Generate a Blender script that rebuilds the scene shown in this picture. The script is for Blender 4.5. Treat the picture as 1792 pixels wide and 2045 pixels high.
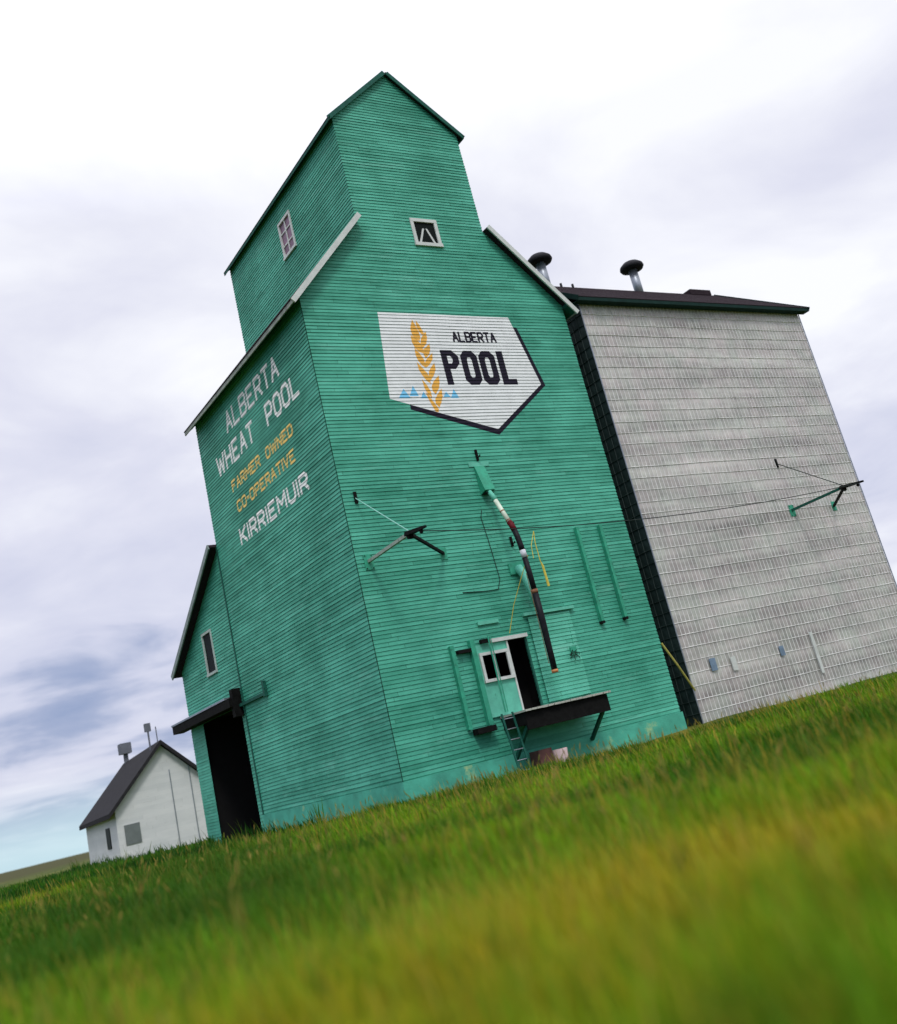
import bpy, math, random
import numpy as np
from mathutils import Vector, Matrix
from mathutils.geometry import tessellate_polygon
random.seed(7); RNG = np.random.default_rng(11)
scene = bpy.context.scene
for o in list(bpy.data.objects): bpy.data.objects.remove(o)
COL = scene.collection

# ------------------------------------------------------------------ camera
CAM = Vector((-18.302, -24.623, 1.0696))
R_ = Vector((0.83455288, -0.50006284, -0.23121127))
U_ = Vector((0.04359395, -0.35842042, 0.93254189))
F_ = Vector((0.54920038, 0.78833493, 0.27732108))
cd = bpy.data.cameras.new('camera'); cam = bpy.data.objects.new('camera', cd); COL.objects.link(cam)
M = Matrix((R_, U_, -F_)).transposed().to_4x4(); M.translation = CAM
cam.matrix_world = M
cd.sensor_fit = 'HORIZONTAL'; cd.sensor_width = 36.0; cd.lens = 2070.95/1792*36
cd.shift_x = 0.0; cd.shift_y = -116.0/1792
cd.clip_start = 0.1; cd.clip_end = 9000
cd.dof.use_dof = True; cd.dof.focus_distance = 31.0; cd.dof.aperture_fstop = 0.65
scene.camera = cam

# ------------------------------------------------------------------ light
SUN_EL, SUN_AZ = math.radians(54), math.radians(205)     # azimuth from +Y towards +X
w = bpy.data.worlds.new('World'); scene.world = w; w.use_nodes = True
NT = w.node_tree; NT.nodes.clear()
def N(t, **k):
    n = NT.nodes.new(t)
    for a, b in k.items(): setattr(n, a, b)
    return n
def lk(a, b): NT.links.new(a, b)
def mth(op, a, b=None, c=None):
    n = N('ShaderNodeMath', operation=op)
    for i, v in enumerate((a, b, c)):
        if v is None: continue
        if isinstance(v, (int, float)): n.inputs[i].default_value = v
        else: lk(v, n.inputs[i])
    return n.outputs[0]
out = N('ShaderNodeOutputWorld'); bg = N('ShaderNodeBackground'); lk(bg.outputs[0], out.inputs[0])
sky = N('ShaderNodeTexSky', sky_type='NISHITA', sun_disc=False, sun_elevation=SUN_EL, sun_rotation=SUN_AZ)
tc = N('ShaderNodeTexCoord'); nz = N('ShaderNodeVectorMath', operation='NORMALIZE'); lk(tc.outputs['Generated'], nz.inputs[0])
sep = N('ShaderNodeSeparateXYZ'); lk(nz.outputs[0], sep.inputs[0])
X, Y, Z = sep.outputs
zz = mth('ADD', mth('MAXIMUM', Z, 0.0), 0.16)
cmb = N('ShaderNodeCombineXYZ'); lk(mth('DIVIDE', X, zz), cmb.inputs[0]); lk(mth('DIVIDE', Y, zz), cmb.inputs[1])
def noise(scale, det, rough, vec, dist=0.0):
    n = N('ShaderNodeTexNoise'); n.inputs['Scale'].default_value = scale; n.inputs['Detail'].default_value = det
    n.inputs['Roughness'].default_value = rough; n.inputs['Distortion'].default_value = dist; lk(vec, n.inputs['Vector']); return n.outputs[0]
n1 = noise(0.62, 5, 0.5, cmb.outputs[0], 0.5); n2 = noise(2.1, 6, 0.55, cmb.outputs[0], 0.4)
nn = mth('ADD', mth('MULTIPLY', n1, 0.64), mth('MULTIPLY', n2, 0.36))
# cloud tone: low in the sky the grey-blue undersides show, higher up it is bright white
cl = mth('ADD', nn, mth('MULTIPLY', mth('MINIMUM', mth('MAXIMUM', Z, 0.0), 0.6), 0.33))
# thinner, bluer deck towards the north (the far left of the view)
azn = mth('ADD', mth('MULTIPLY', X, 0.30), mth('MULTIPLY', Y, 0.0)); cl = mth('ADD', cl, mth('MULTIPLY', azn, 0.36))
ramp = N('ShaderNodeValToRGB'); lk(cl, ramp.inputs[0]); e = ramp.color_ramp.elements
e[0].position = 0.40; e[0].color = (0.27, 0.35, 0.57, 1); e[1].position = 0.76; e[1].color = (1.04, 1.05, 1.10, 1)
for p_, c_ in ((0.47, (0.40, 0.46, 0.66, 1)), (0.54, (0.68, 0.70, 0.86, 1)), (0.63, (0.80, 0.81, 0.94, 1))):
    q = e.new(p_); q.color = c_
hz = N('ShaderNodeMapRange'); lk(Z, hz.inputs[0]); hz.inputs[1].default_value = 0.0; hz.inputs[2].default_value = 0.075; hz.inputs[3].default_value = 1.0; hz.inputs[4].default_value = 0.0; hz.interpolation_type = 'SMOOTHSTEP'
mx = N('ShaderNodeMix', data_type='RGBA'); lk(mth('MULTIPLY', hz.outputs[0], 0.9), mx.inputs[0]); lk(ramp.outputs[0], mx.inputs[6]); mx.inputs[7].default_value = (0.62, 0.84, 0.92, 1)
# overcast sky: brighter towards the zenith
zb = N('ShaderNodeMapRange'); lk(Z, zb.inputs[0]); zb.inputs[1].default_value = 0.52; zb.inputs[2].default_value = 1.0; zb.inputs[3].default_value = 1.0; zb.inputs[4].default_value = 2.3
cs = N('ShaderNodeVectorMath', operation='SCALE'); lk(mx.outputs[2], cs.inputs[0]); lk(zb.outputs[0], cs.inputs[3])
SKY_STRENGTH = 0.09
ns = N('ShaderNodeVectorMath', operation='SCALE'); lk(cs.outputs[0], ns.inputs[0]); ns.inputs[3].default_value = 1.0/SKY_STRENGTH
fm = N('ShaderNodeMix', data_type='RGBA'); fm.inputs[0].default_value = 0.93; lk(sky.outputs[0], fm.inputs[6]); lk(ns.outputs[0], fm.inputs[7])
lk(fm.outputs[2], bg.inputs[0]); bg.inputs[1].default_value = SKY_STRENGTH

sl = bpy.data.lights.new('sun', 'SUN'); sl.energy = 1.5; sl.angle = math.radians(12); sl.color = (1.0, 0.96, 0.9)
so = bpy.data.objects.new('sun', sl); COL.objects.link(so)
sd = Vector((math.sin(SUN_AZ)*math.cos(SUN_EL), math.cos(SUN_AZ)*math.cos(SUN_EL), math.sin(SUN_EL)))
so.rotation_euler = sd.to_track_quat('Z', 'Y').to_euler(); so.location = (-10, -20, 40)
vs = scene.view_settings; vs.view_transform = 'Standard'; vs.look = 'None'; vs.gamma = 1.0; vs.exposure = 0.0; vs.use_curve_mapping = False
scene.render.resolution_x = 897; scene.render.resolution_y = 1024
scene.render.engine = 'CYCLES'

# ------------------------------------------------------------------ helpers
class MB:
    def __init__(s): s.v = []; s.f = []
    def face(s, pts):
        i = len(s.v); s.v += [tuple(p) for p in pts]; s.f.append(tuple(range(i, i+len(pts)))); return s
    def box(s, lo, hi, m=None):
        x0, y0, z0 = lo; x1, y1, z1 = hi
        P = [Vector(p) for p in ((x0,y0,z0),(x1,y0,z0),(x1,y1,z0),(x0,y1,z0),(x0,y0,z1),(x1,y0,z1),(x1,y1,z1),(x0,y1,z1))]
        if m: P = [m @ p for p in P]
        return s.hexa(P)
    def hexa(s, P):
        i = len(s.v); s.v += [tuple(p) for p in P]
        s.f += [tuple(i+k for k in q) for q in ((0,3,2,1),(4,5,6,7),(0,1,5,4),(1,2,6,5),(2,3,7,6),(3,0,4,7))]; return s
    def bar(s, a, b, wd, ht=None, up=(0,0,1)):
        a = Vector(a); b = Vector(b); ht = ht or wd; d = (b-a).normalized(); upv = Vector(up)
        if abs(d.dot(upv)) > 0.98: upv = Vector((0,1,0))
        r = d.cross(upv).normalized(); u = r.cross(d).normalized(); r *= wd/2; u *= ht/2
        return s.hexa([a-r-u, a+r-u, b+r-u, b-r-u, a-r+u, a+r+u, b+r+u, b-r+u])
    def tube(s, pts, rad, n=10, cap=True):
        pts = [Vector(p) for p in pts]; m = len(pts); rad = rad if isinstance(rad, (list, tuple)) else [rad]*m
        i = len(s.v); prev = None
        for k in range(m):
            d = (pts[min(k+1, m-1)]-pts[max(k-1, 0)]).normalized()
            if prev is None:
                a = Vector((1,0,0)) if abs(d.x) < 0.9 else Vector((0,1,0)); r = (a-d*a.dot(d)).normalized()
            else: r = (prev-d*prev.dot(d)).normalized()
            prev = r; u = d.cross(r)
            for j in range(n):
                t = 2*math.pi*j/n; s.v.append(tuple(pts[k]+(r*math.cos(t)+u*math.sin(t))*rad[k]))
        for k in range(m-1):
            for j in range(n):
                s.f.append((i+k*n+j, i+k*n+(j+1) % n, i+(k+1)*n+(j+1) % n, i+(k+1)*n+j))
        if cap:
            s.f.append(tuple(i+j for j in reversed(range(n)))); s.f.append(tuple(i+(m-1)*n+j for j in range(n)))
        return s
    def lathe(s, c, prof, n=24):
        i = len(s.v)
        for r, z in prof:
            for j in range(n):
                t = 2*math.pi*j/n; s.v.append((c[0]+r*math.cos(t), c[1]+r*math.sin(t), c[2]+z))
        for k in range(len(prof)-1):
            for j in range(n): s.f.append((i+k*n+j, i+k*n+(j+1) % n, i+(k+1)*n+(j+1) % n, i+(k+1)*n+j))
        return s
    def build(s, name, mat, parent=None, smooth=False, mat2=None, sel=None):
        me = bpy.data.meshes.new(name); me.from_pydata(s.v, [], s.f); me.update()
        me.materials.append(mat)
        if mat2:
            me.materials.append(mat2)
            for i in sel: me.polygons[i].material_index = 1
        if smooth: me.shade_smooth()
        o = bpy.data.objects.new(name, me); COL.objects.link(o)
        if parent:
            o.parent = parent
            if parent.type == 'EMPTY': o.matrix_parent_inverse = Matrix.Translation(-parent.location)
            else:
                o.matrix_parent_inverse = Matrix.Identity(4)
        return o
def thing(name, label, cat, loc=(0,0,0), group=None):
    o = bpy.data.objects.new(name, None); COL.objects.link(o); o.location = loc; o.empty_display_size = 0.3
    return tag(o, label, cat, group)
def tag(o, label, cat, group=None):
    o['label'] = label; o['category'] = cat
    if group: o['group'] = group
    return o

def mat(name, base, rough=0.7, metal=0.0, var=0.15, scale=3.0, base2=None, bump=0.0, bscale=20.0, spec=0.4, stretch=(1,1,1), grime=None):
    m = bpy.data.materials.new(name); m.use_nodes = True; nt = m.node_tree; b = nt.nodes['Principled BSDF']
    tcn = nt.nodes.new('ShaderNodeTexCoord'); mp = nt.nodes.new('ShaderNodeMapping'); mp.inputs['Scale'].default_value = stretch
    nt.links.new(tcn.outputs['Object'], mp.inputs[0])
    n = nt.nodes.new('ShaderNodeTexNoise'); n.inputs['Scale'].default_value = scale; n.inputs['Detail'].default_value = 7; n.inputs['Roughness'].default_value = 0.62
    nt.links.new(mp.outputs[0], n.inputs['Vector'])
    r = nt.nodes.new('ShaderNodeValToRGB'); nt.links.new(n.outputs[0], r.inputs[0])
    r.color_ramp.elements[0].position = 0.32; r.color_ramp.elements[1].position = 0.68
    b2 = base2 or tuple(c*(1-var) for c in base)
    r.color_ramp.elements[0].color = (*b2, 1); r.color_ramp.elements[1].color = (*[min(1, c*(1+var*0.6)) for c in base], 1)
    last = r.outputs[0]
    if grime:
        col, thr, gs, gst = grime
        mp2 = nt.nodes.new('ShaderNodeMapping'); mp2.inputs['Scale'].default_value = gst; nt.links.new(tcn.outputs['Object'], mp2.inputs[0])
        g = nt.nodes.new('ShaderNodeTexNoise'); g.inputs['Scale'].default_value = gs; g.inputs['Detail'].default_value = 9; g.inputs['Roughness'].default_value = 0.7
        nt.links.new(mp2.outputs[0], g.inputs['Vector'])
        gr = nt.nodes.new('ShaderNodeValToRGB'); gr.color_ramp.elements[0].position = thr; gr.color_ramp.elements[1].position = thr+0.09
        nt.links.new(g.outputs[0], gr.inputs[0])
        mxn = nt.nodes.new('ShaderNodeMix'); mxn.data_type = 'RGBA'; nt.links.new(gr.outputs[0], mxn.inputs[0]); nt.links.new(last, mxn.inputs[6]); mxn.inputs[7].default_value = (*col, 1)
        last = mxn.outputs[2]
    nt.links.new(last, b.inputs['Base Color'])
    b.inputs['Roughness'].default_value = rough; b.inputs['Metallic'].default_value = metal
    b.inputs['Specular IOR Level'].default_value = spec
    if bump:
        n3 = nt.nodes.new('ShaderNodeTexNoise'); n3.inputs['Scale'].default_value = bscale; n3.inputs['Detail'].default_value = 6
        nt.links.new(mp.outputs[0], n3.inputs['Vector'])
        bm = nt.nodes.new('ShaderNodeBump'); bm.inputs['Strength'].default_value = bump; bm.inputs['Distance'].default_value = 0.02
        nt.links.new(n3.outputs[0], bm.inputs['Height']); nt.links.new(bm.outputs[0], b.inputs['Normal'])
    return m

def siding_mat(name, c_dark, c_light, E=0.1115, axis='X', grime_col=(0.012, 0.09, 0.055)):
    """painted lap boards: every board (and every board length) has its own slight tone, plus weather patches and cracks"""
    m = bpy.data.materials.new(name); m.use_nodes = True; nt = m.node_tree; b = nt.nodes['Principled BSDF']
    def nd(t, **k):
        n = nt.nodes.new(t)
        for a, v in k.items(): setattr(n, a, v)
        return n
    L = nt.links.new
    def m_(op, a, bb=None):
        n = nd('ShaderNodeMath', operation=op)
        for i, v in enumerate((a, bb)):
            if v is None: continue
            if isinstance(v, (int, float)): n.inputs[i].default_value = v
            else: L(v, n.inputs[i])
        return n.outputs[0]
    t = nd('ShaderNodeTexCoord'); s = nd('ShaderNodeSeparateXYZ'); L(t.outputs['Object'], s.inputs[0])
    u = s.outputs[0] if axis == 'X' else s.outputs[1]
    row = m_('FLOOR', m_('DIVIDE', m_('ADD', s.outputs[2], 0.001), E))
    wr = nd('ShaderNodeTexWhiteNoise', noise_dimensions='1D'); L(row, wr.inputs['W'])
    uu = m_('DIVIDE', m_('ADD', u, m_('MULTIPLY', wr.outputs[0], 3.7)), 3.7)
    seg = m_('FLOOR', uu)
    cmbn = nd('ShaderNodeCombineXYZ'); L(row, cmbn.inputs[0]); L(seg, cmbn.inputs[1])
    wn = nd('ShaderNodeTexWhiteNoise', noise_dimensions='2D'); L(cmbn.outputs[0], wn.inputs['Vector'])
    def ns_(scale, det, rg, st=(1,1,1)):
        mp = nd('ShaderNodeMapping'); mp.inputs['Scale'].default_value = st; L(t.outputs['Object'], mp.inputs[0])
        n = nd('ShaderNodeTexNoise'); n.inputs['Scale'].default_value = scale; n.inputs['Detail'].default_value = det; n.inputs['Roughness'].default_value = rg
        L(mp.outputs[0], n.inputs['Vector']); return n.outputs[0]
    big = ns_(0.33, 4, 0.55); mid = ns_(1.6, 6, 0.65, (0.6, 0.6, 1.6)); fine = ns_(14, 8, 0.7, (0.5, 0.5, 2.2))
    v = m_('ADD', m_('ADD', m_('MULTIPLY', big, 0.68), m_('MULTIPLY', mid, 0.42)), m_('ADD', m_('MULTIPLY', wn.outputs[0], 0.16), m_('MULTIPLY', fine, 0.22)))
    r = nd('ShaderNodeValToRGB'); L(v, r.inputs[0]); r.color_ramp.elements[0].position = 0.60; r.color_ramp.elements[1].position = 0.92
    r.color_ramp.elements[0].color = (*c_dark, 1); r.color_ramp.elements[1].color = (*c_light, 1)
    # thin dirt / bare-wood cracks running along the boards
    cr = ns_(2.4, 9, 0.78, (0.22, 0.22, 5.0)); patch = ns_(0.5, 3, 0.5)
    k = m_('MULTIPLY', m_('GREATER_THAN', cr, 0.625), m_('GREATER_THAN', patch, 0.44))
    k2 = m_('LESS_THAN', m_('FRACT', uu), 0.0035)         # butt joints
    sp = ns_(26, 4, 0.6); k3 = m_('GREATER_THAN', sp, 0.71)
    kk = m_('MULTIPLY', m_('MINIMUM', m_('ADD', m_('ADD', k, k2), k3), 1.0), 0.75)
    mx_ = nd('ShaderNodeMix', data_type='RGBA'); L(kk, mx_.inputs[0]); L(r.outputs[0], mx_.inputs[6]); mx_.inputs[7].default_value = (*grime_col, 1)
    fd = ns_(1.15, 8, 0.74, (0.35, 0.35, 2.2)); fr = nd('ShaderNodeMapRange'); L(fd, fr.inputs[0]); fr.inputs[1].default_value = 0.55; fr.inputs[2].default_value = 0.72; fr.inputs[4].default_value = 0.55
    mf = nd('ShaderNodeMix', data_type='RGBA'); L(fr.outputs[0], mf.inputs[0]); L(mx_.outputs[2], mf.inputs[6]); mf.inputs[7].default_value = (min(c_light[0]*2.0, 0.70), min(c_light[1]*1.15, 0.72), min(c_light[2]*1.25, 0.72), 1)
    L(mf.outputs[2], b.inputs['Base Color']); b.inputs['Roughness'].default_value = 0.62; b.inputs['Specular IOR Level'].default_value = 0.3
    bm = nd('ShaderNodeBump'); bm.inputs['Strength'].default_value = 0.35; bm.inputs['Distance'].default_value = 0.01; L(fine, bm.inputs['Height']); L(bm.outputs[0], b.inputs['Normal'])
    return m

G_D, G_L = (0.026, 0.240, 0.158), (0.088, 0.455, 0.325)
m_front = siding_mat('green_siding_front', G_D, G_L)
m_side = siding_mat('green_siding_side', G_D, G_L, axis='Y')
m_panel = siding_mat('pale_panel_boards', (0.05, 0.33, 0.22), (0.13, 0.54, 0.40))
m_trim_blk = mat('blackish_green_trim', (0.006, 0.028, 0.024), 0.8, var=0.3, scale=4, spec=0.15)
m_lip = mat('lap_shade_underside', (0.008, 0.045, 0.03), 0.9, var=0.3, spec=0.1)  # groove shade under each lap, put into a dark colour
m_green = mat('green_paint', (0.03, 0.32, 0.20), 0.6, var=0.3, scale=4, bump=0.2, grime=((0.015,0.09,0.06), 0.62, 5, (1,1,1)))
m_green_lt = mat('pale_green_paint', (0.12, 0.50, 0.37), 0.6, var=0.2, scale=2.5, bump=0.2, grime=((0.03,0.2,0.13), 0.64, 3, (1,1,1)))
m_green_dk = mat('dark_green_trim', (0.015, 0.10, 0.075), 0.6, var=0.3, scale=5, spec=0.12)
m_white = mat('white_trim_paint', (0.58, 0.61, 0.59), 0.6, var=0.15, scale=3, bump=0.15, grime=((0.3,0.32,0.3), 0.62, 4, (1,1,1)))
m_sign = mat('sign_white_paint', (0.74, 0.77, 0.77), 0.6, var=0.10, scale=2.2, bump=0.2, grime=((0.42,0.45,0.47), 0.66, 6, (0.5,1,2)))
m_text = mat('lettering_white_paint', (0.92, 0.94, 0.90), 0.6, var=0.1, scale=3, grime=((0.35,0.5,0.42), 0.66, 7, (1,1,1)))
m_yellow = mat('lettering_yellow_paint', (0.86, 0.62, 0.16), 0.6, var=0.15, scale=3, grime=((0.25,0.35,0.15), 0.64, 7, (1,1,1)))
m_gold = mat('wheat_gold_paint', (0.80, 0.41, 0.055), 0.6, var=0.12, scale=3)
m_blue = mat('mountain_blue_paint', (0.16, 0.52, 0.80), 0.6, var=0.08, scale=3)
m_navy = mat('sign_black_paint', (0.012, 0.009, 0.022), 0.6, var=0.2, scale=3, spec=0.12)
m_black = mat('dark_interior', (0.004, 0.004, 0.005), 0.95, var=0.3)  # near-black colour stands in for the shade inside the openings
m_tar = mat('tarred_timber', (0.007, 0.007, 0.007), 0.85, var=0.5, scale=6, bump=0.3, spec=0.12)
m_roof = mat('brown_shingle', (0.03, 0.02, 0.026), 0.9, var=0.45, scale=9, bump=0.5, stretch=(1,1,3), spec=0.12)
m_galv = mat('galvanised_steel', (0.34, 0.37, 0.42), 0.45, metal=0.7, var=0.25, scale=4)
m_dkmetal = mat('dark_cowl_steel', (0.025, 0.025, 0.03), 0.8, metal=0.0, spec=0.2, var=0.3)
m_glass = mat('window_glass', (0.006, 0.010, 0.009), 0.5, var=0.3, spec=0.06)
m_glass_p = mat('mauve_blind_glass', (0.20, 0.10, 0.16), 0.3, var=0.6, scale=1.5, base2=(0.05,0.02,0.05))
m_conc = mat('painted_concrete_base', (0.07, 0.40, 0.29), 0.85, var=0.3, scale=1.2, bump=0.4, grime=((0.35,0.52,0.25), 0.60, 0.9, (1,1,1)))
m_rope = mat('yellow_rope', (0.62, 0.52, 0.08), 0.8, var=0.2, scale=10)
m_wire = mat('black_wire', (0.02, 0.03, 0.028), 0.6, var=0.2, spec=0.12)
m_stay = mat('pale_green_stay', (0.22, 0.50, 0.42), 0.6)
m_weath = mat('weathered_beam', (0.34, 0.42, 0.36), 0.7, var=0.4, scale=6, grime=((0.05,0.06,0.05), 0.55, 6, (1,1,1)))
m_rubber = mat('black_rubber_hose', (0.012, 0.012, 0.016), 0.5, var=0.4, scale=5, spec=0.12)
m_red = mat('dark_red_hose', (0.12, 0.01, 0.015), 0.55, var=0.4, scale=5, spec=0.12)
m_pipe = mat('chipped_white_pipe', (0.62, 0.70, 0.58), 0.55, var=0.15, scale=4, grime=((0.10,0.045,0.02), 0.60, 9, (1,1,1)))
m_rust = mat('rusty_steel', (0.24, 0.10, 0.05), 0.8, var=0.5, scale=8)
m_tape = mat('grey_tape', (0.55, 0.57, 0.62), 0.5, var=0.1)
m_wood = mat('weathered_timber', (0.42, 0.43, 0.38), 0.8, var=0.3, scale=6, stretch=(1,6,6), bump=0.3)
m_grey_trim = mat('grey_green_trim', (0.28,0.31,0.27), 0.7, var=0.4, scale=3)
m_roofh = mat('charcoal_roof', (0.028, 0.027, 0.03), 0.9, var=0.35, scale=4, spec=0.1)
m_chim = mat('weathered_flue', (0.13, 0.14, 0.17), 0.7)
m_house = siding_mat('white_house_boards', (0.56, 0.58, 0.585), (0.68, 0.69, 0.69), 0.2, grime_col=(0.45, 0.45, 0.44))
m_brick = mat('reddish_box', (0.12, 0.05, 0.045), 0.8, var=0.4, scale=5)
m_pale = mat('pale_pink_plaster', (0.55, 0.42, 0.42), 0.8, var=0.2, scale=5)
m_bluep = mat('faded_blue_plate', (0.16, 0.24, 0.34), 0.6, var=0.25, scale=5)

def tin_mat():
    m = bpy.data.materials.new('pressed_metal_tile'); m.use_nodes = True; nt = m.node_tree; b = nt.nodes['Principled BSDF']; L = nt.links.new
    t = nt.nodes.new('ShaderNodeTexCoord'); g = nt.nodes.new('ShaderNodeNewGeometry')
    n = nt.nodes.new('ShaderNodeTexNoise'); n.inputs['Scale'].default_value = 0.55; n.inputs['Detail'].default_value = 6; n.inputs['Roughness'].default_value = 0.6
    mp = nt.nodes.new('ShaderNodeMapping'); mp.inputs['Scale'].default_value = (0.28, 0.28, 2.6); L(t.outputs['Object'], mp.inputs[0]); L(mp.outputs[0], n.inputs['Vector'])
    n2 = nt.nodes.new('ShaderNodeTexNoise'); n2.inputs['Scale'].default_value = 5; n2.inputs['Detail'].default_value = 8; L(t.outputs['Object'], n2.inputs['Vector'])
    a = nt.nodes.new('ShaderNodeMath'); a.operation = 'MULTIPLY_ADD'; L(g.outputs['Random Per Island'], a.inputs[0]); a.inputs[1].default_value = 0.09; L(n.outputs[0], a.inputs[2])
    a2 = nt.nodes.new('ShaderNodeMath'); a2.operation = 'MULTIPLY_ADD'; L(n2.outputs[0], a2.inputs[0]); a2.inputs[1].default_value = 0.25; L(a.outputs[0], a2.inputs[2])
    r = nt.nodes.new('ShaderNodeValToRGB'); L(a2.outputs[0], r.inputs[0]); r.color_ramp.elements[0].position = 0.42; r.color_ramp.elements[1].position = 0.90
    r.color_ramp.elements[0].color = (0.22, 0.21, 0.205, 1); r.color_ramp.elements[1].color = (0.66, 0.635, 0.61, 1)
    # faint algae-green and rosy oxide blooms
    n4 = nt.nodes.new('ShaderNodeTexNoise'); n4.inputs['Scale'].default_value = 1.1; n4.inputs['Detail'].default_value = 5; L(t.outputs['Object'], n4.inputs['Vector'])
    r4 = nt.nodes.new('ShaderNodeValToRGB'); L(n4.outputs[0], r4.inputs[0]); r4.color_ramp.elements[0].position = 0.35; r4.color_ramp.elements[1].position = 0.62
    r4.color_ramp.elements[0].color = (0.93, 1.0, 0.93, 1); r4.color_ramp.elements[1].color = (1.0, 0.95, 0.945, 1)
    mx_ = nt.nodes.new('ShaderNodeMix'); mx_.data_type = 'RGBA'; mx_.blend_type = 'MULTIPLY'; mx_.inputs[0].default_value = 1; L(r.outputs[0], mx_.inputs[6]); L(r4.outputs[0], mx_.inputs[7])
    L(mx_.outputs[2], b.inputs['Base Color']); b.inputs['Metallic'].default_value = 0.5
    rr = nt.nodes.new('ShaderNodeMapRange'); L(n2.outputs[0], rr.inputs[0]); rr.inputs[3].default_value = 0.38; rr.inputs[4].default_value = 0.65; L(rr.outputs[0], b.inputs['Roughness'])
    bm = nt.nodes.new('ShaderNodeBump'); bm.inputs['Strength'].default_value = 0.35; bm.inputs['Distance'].default_value = 0.03; L(n2.outputs[0], bm.inputs['Height']); L(bm.outputs[0], b.inputs['Normal'])
    return m
m_tin = tin_mat()
m_seam = mat('bright_seam', (0.86,0.85,0.84), 0.4, metal=0.1, var=0.15, scale=1.5)  # light caught along the folded edges is put into this bright colour
m_tin_dk = mat('gap_shade_metal_tile', (0.022,0.04,0.04), 0.55, metal=0.2, var=0.4, scale=1.2)  # annex wall in the gap: shade put into a darker tile colour
m_tin_dk2 = mat('gap_shade_metal_seam', (0.026,0.045,0.043), 0.6, metal=0.2, var=0.3, scale=2)  # seams of the gap wall, shade put into their colour too

# ------------------------------------------------------------------ lap siding
E = 0.1115; TH = 0.016
_bt = {}
def board_t(k):
    if k not in _bt: _bt[k] = TH*(0.85+0.4*random.random())
    return _bt[k]
def wob(u, z): return 0.004*math.sin(u*0.9+z*0.7)+0.003*math.sin(u*1.7-z*1.3+2)
def out_at(z, k): return board_t(k)*(1-(z-k*E)/E)+0.001
def siding(name, P, z0, z1, lf, rf, material, parent, holes=(), breaks=()):
    mb = MB(); lips = []; zs = {z0, z1, *[b for b in breaks if z0 < b < z1]}
    k0, k1 = math.floor(z0/E), math.ceil(z1/E)
    for k in range(k0, k1+1):
        if z0 < k*E < z1: zs.add(k*E)
    for h in holes:
        for z in h[2:]:
            if z0 < z < z1: zs.add(z)
    zs = sorted(zs); zs = [z for i, z in enumerate(zs) if i == 0 or z-zs[i-1] > 1e-4]
    for a, b in zip(zs, zs[1:]):
        k = math.floor((a+b)/2/E); oa, ob = out_at(a, k), out_at(b, k); zm = (a+b)/2
        segs = [(0.0, 1.0)]
        la, ra, lb, rb = lf(a)-oa*0.0, rf(a), lf(b), rf(b)
        if ra-la < 0.002: continue
        W = (la+lb)/2, (ra+rb)/2
        cuts = [(max(0, (h[0]-W[0])/(W[1]-W[0])), min(1, (h[1]-W[0])/(W[1]-W[0]))) for h in holes if h[2] <= zm <= h[3]]
        for c0, c1 in cuts:
            ns_ = []
            for s0, s1 in segs:
                if c1 <= s0 or c0 >= s1: ns_.append((s0, s1)); continue
                if c0 > s0: ns_.append((s0, c0))
                if c1 < s1: ns_.append((c1, s1))
            segs = ns_
        for s0, s1 in segs:
            n = max(1, int((s1-s0)*(W[1]-W[0])/0.6))
            for i in range(n):
                t0, t1 = s0+(s1-s0)*i/n, s0+(s1-s0)*(i+1)/n
                ua0, ua1 = la+(ra-la)*t0, la+(ra-la)*t1; ub0, ub1 = lb+(rb-lb)*t0, lb+(rb-lb)*t1
                if t0 == 0: ua0 -= oa; ub0 -= ob
                if t1 == 1: ua1 += oa; ub1 += ob
                q = [P(ua0, oa, a+wob(ua0, a)), P(ua1, oa, a+wob(ua1, a)), P(ub1, ob, b+wob(ub1, b)), P(ub0, ob, b+wob(ub0, b))]
                mb.face(q)
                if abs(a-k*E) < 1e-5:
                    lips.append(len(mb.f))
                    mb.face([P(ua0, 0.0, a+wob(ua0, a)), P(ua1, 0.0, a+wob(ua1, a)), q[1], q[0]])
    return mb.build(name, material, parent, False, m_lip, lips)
def clipz(poly, z, above):
    o = []
    for i in range(len(poly)):
        a, b = poly[i], poly[(i+1) % len(poly)]; da, db = a[1]-z, b[1]-z
        if not above: da, db = -da, -db
        if da >= 0: o.append(a)
        if (da >= 0) != (db >= 0):
            t = da/(da-db); o.append((a[0]+(b[0]-a[0])*t, z))
    return o
def paint(mb, P, polys, lift=0.0022, flip=False):
    """thin paint film following the lap boards; polys are convex (u,z) outlines"""
    for poly in polys:
        zs = [p[1] for p in poly]
        us = [p[0] for p in poly]; ks = range(math.floor(min(us)/0.4), math.floor(max(us)/0.4)+1)
        for k in range(math.floor(min(zs)/E), math.floor(max(zs)/E)+1):
          row = clipz(clipz(poly, k*E, True), (k+1)*E, False)
          if len(row) < 3: continue
          for ku in ks:
            c = [(u, z) for z, u in clipz(clipz([(z, u) for u, z in row], ku*0.4, True), (ku+1)*0.4, False)]
            if len(c) < 3: continue
            mb.face([P(u, out_at(min(z, (k+1)*E), k)+lift, z+wob(u, z)) for u, z in c])
def tris(outer, inners=()):
    loops = [[Vector((u, z, 0)) for u, z in outer]]+[[Vector((u, z, 0)) for u, z in i] for i in inners]
    flat = [p for l in loops for p in l]
    return [[(flat[i].x, flat[i].y) for i in t] for t in tessellate_polygon(loops)]
def strip_u(polys, du=0.9):          # split wide pieces so that paint follows the boards' waviness
    return polys
C = 0.24
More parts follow.
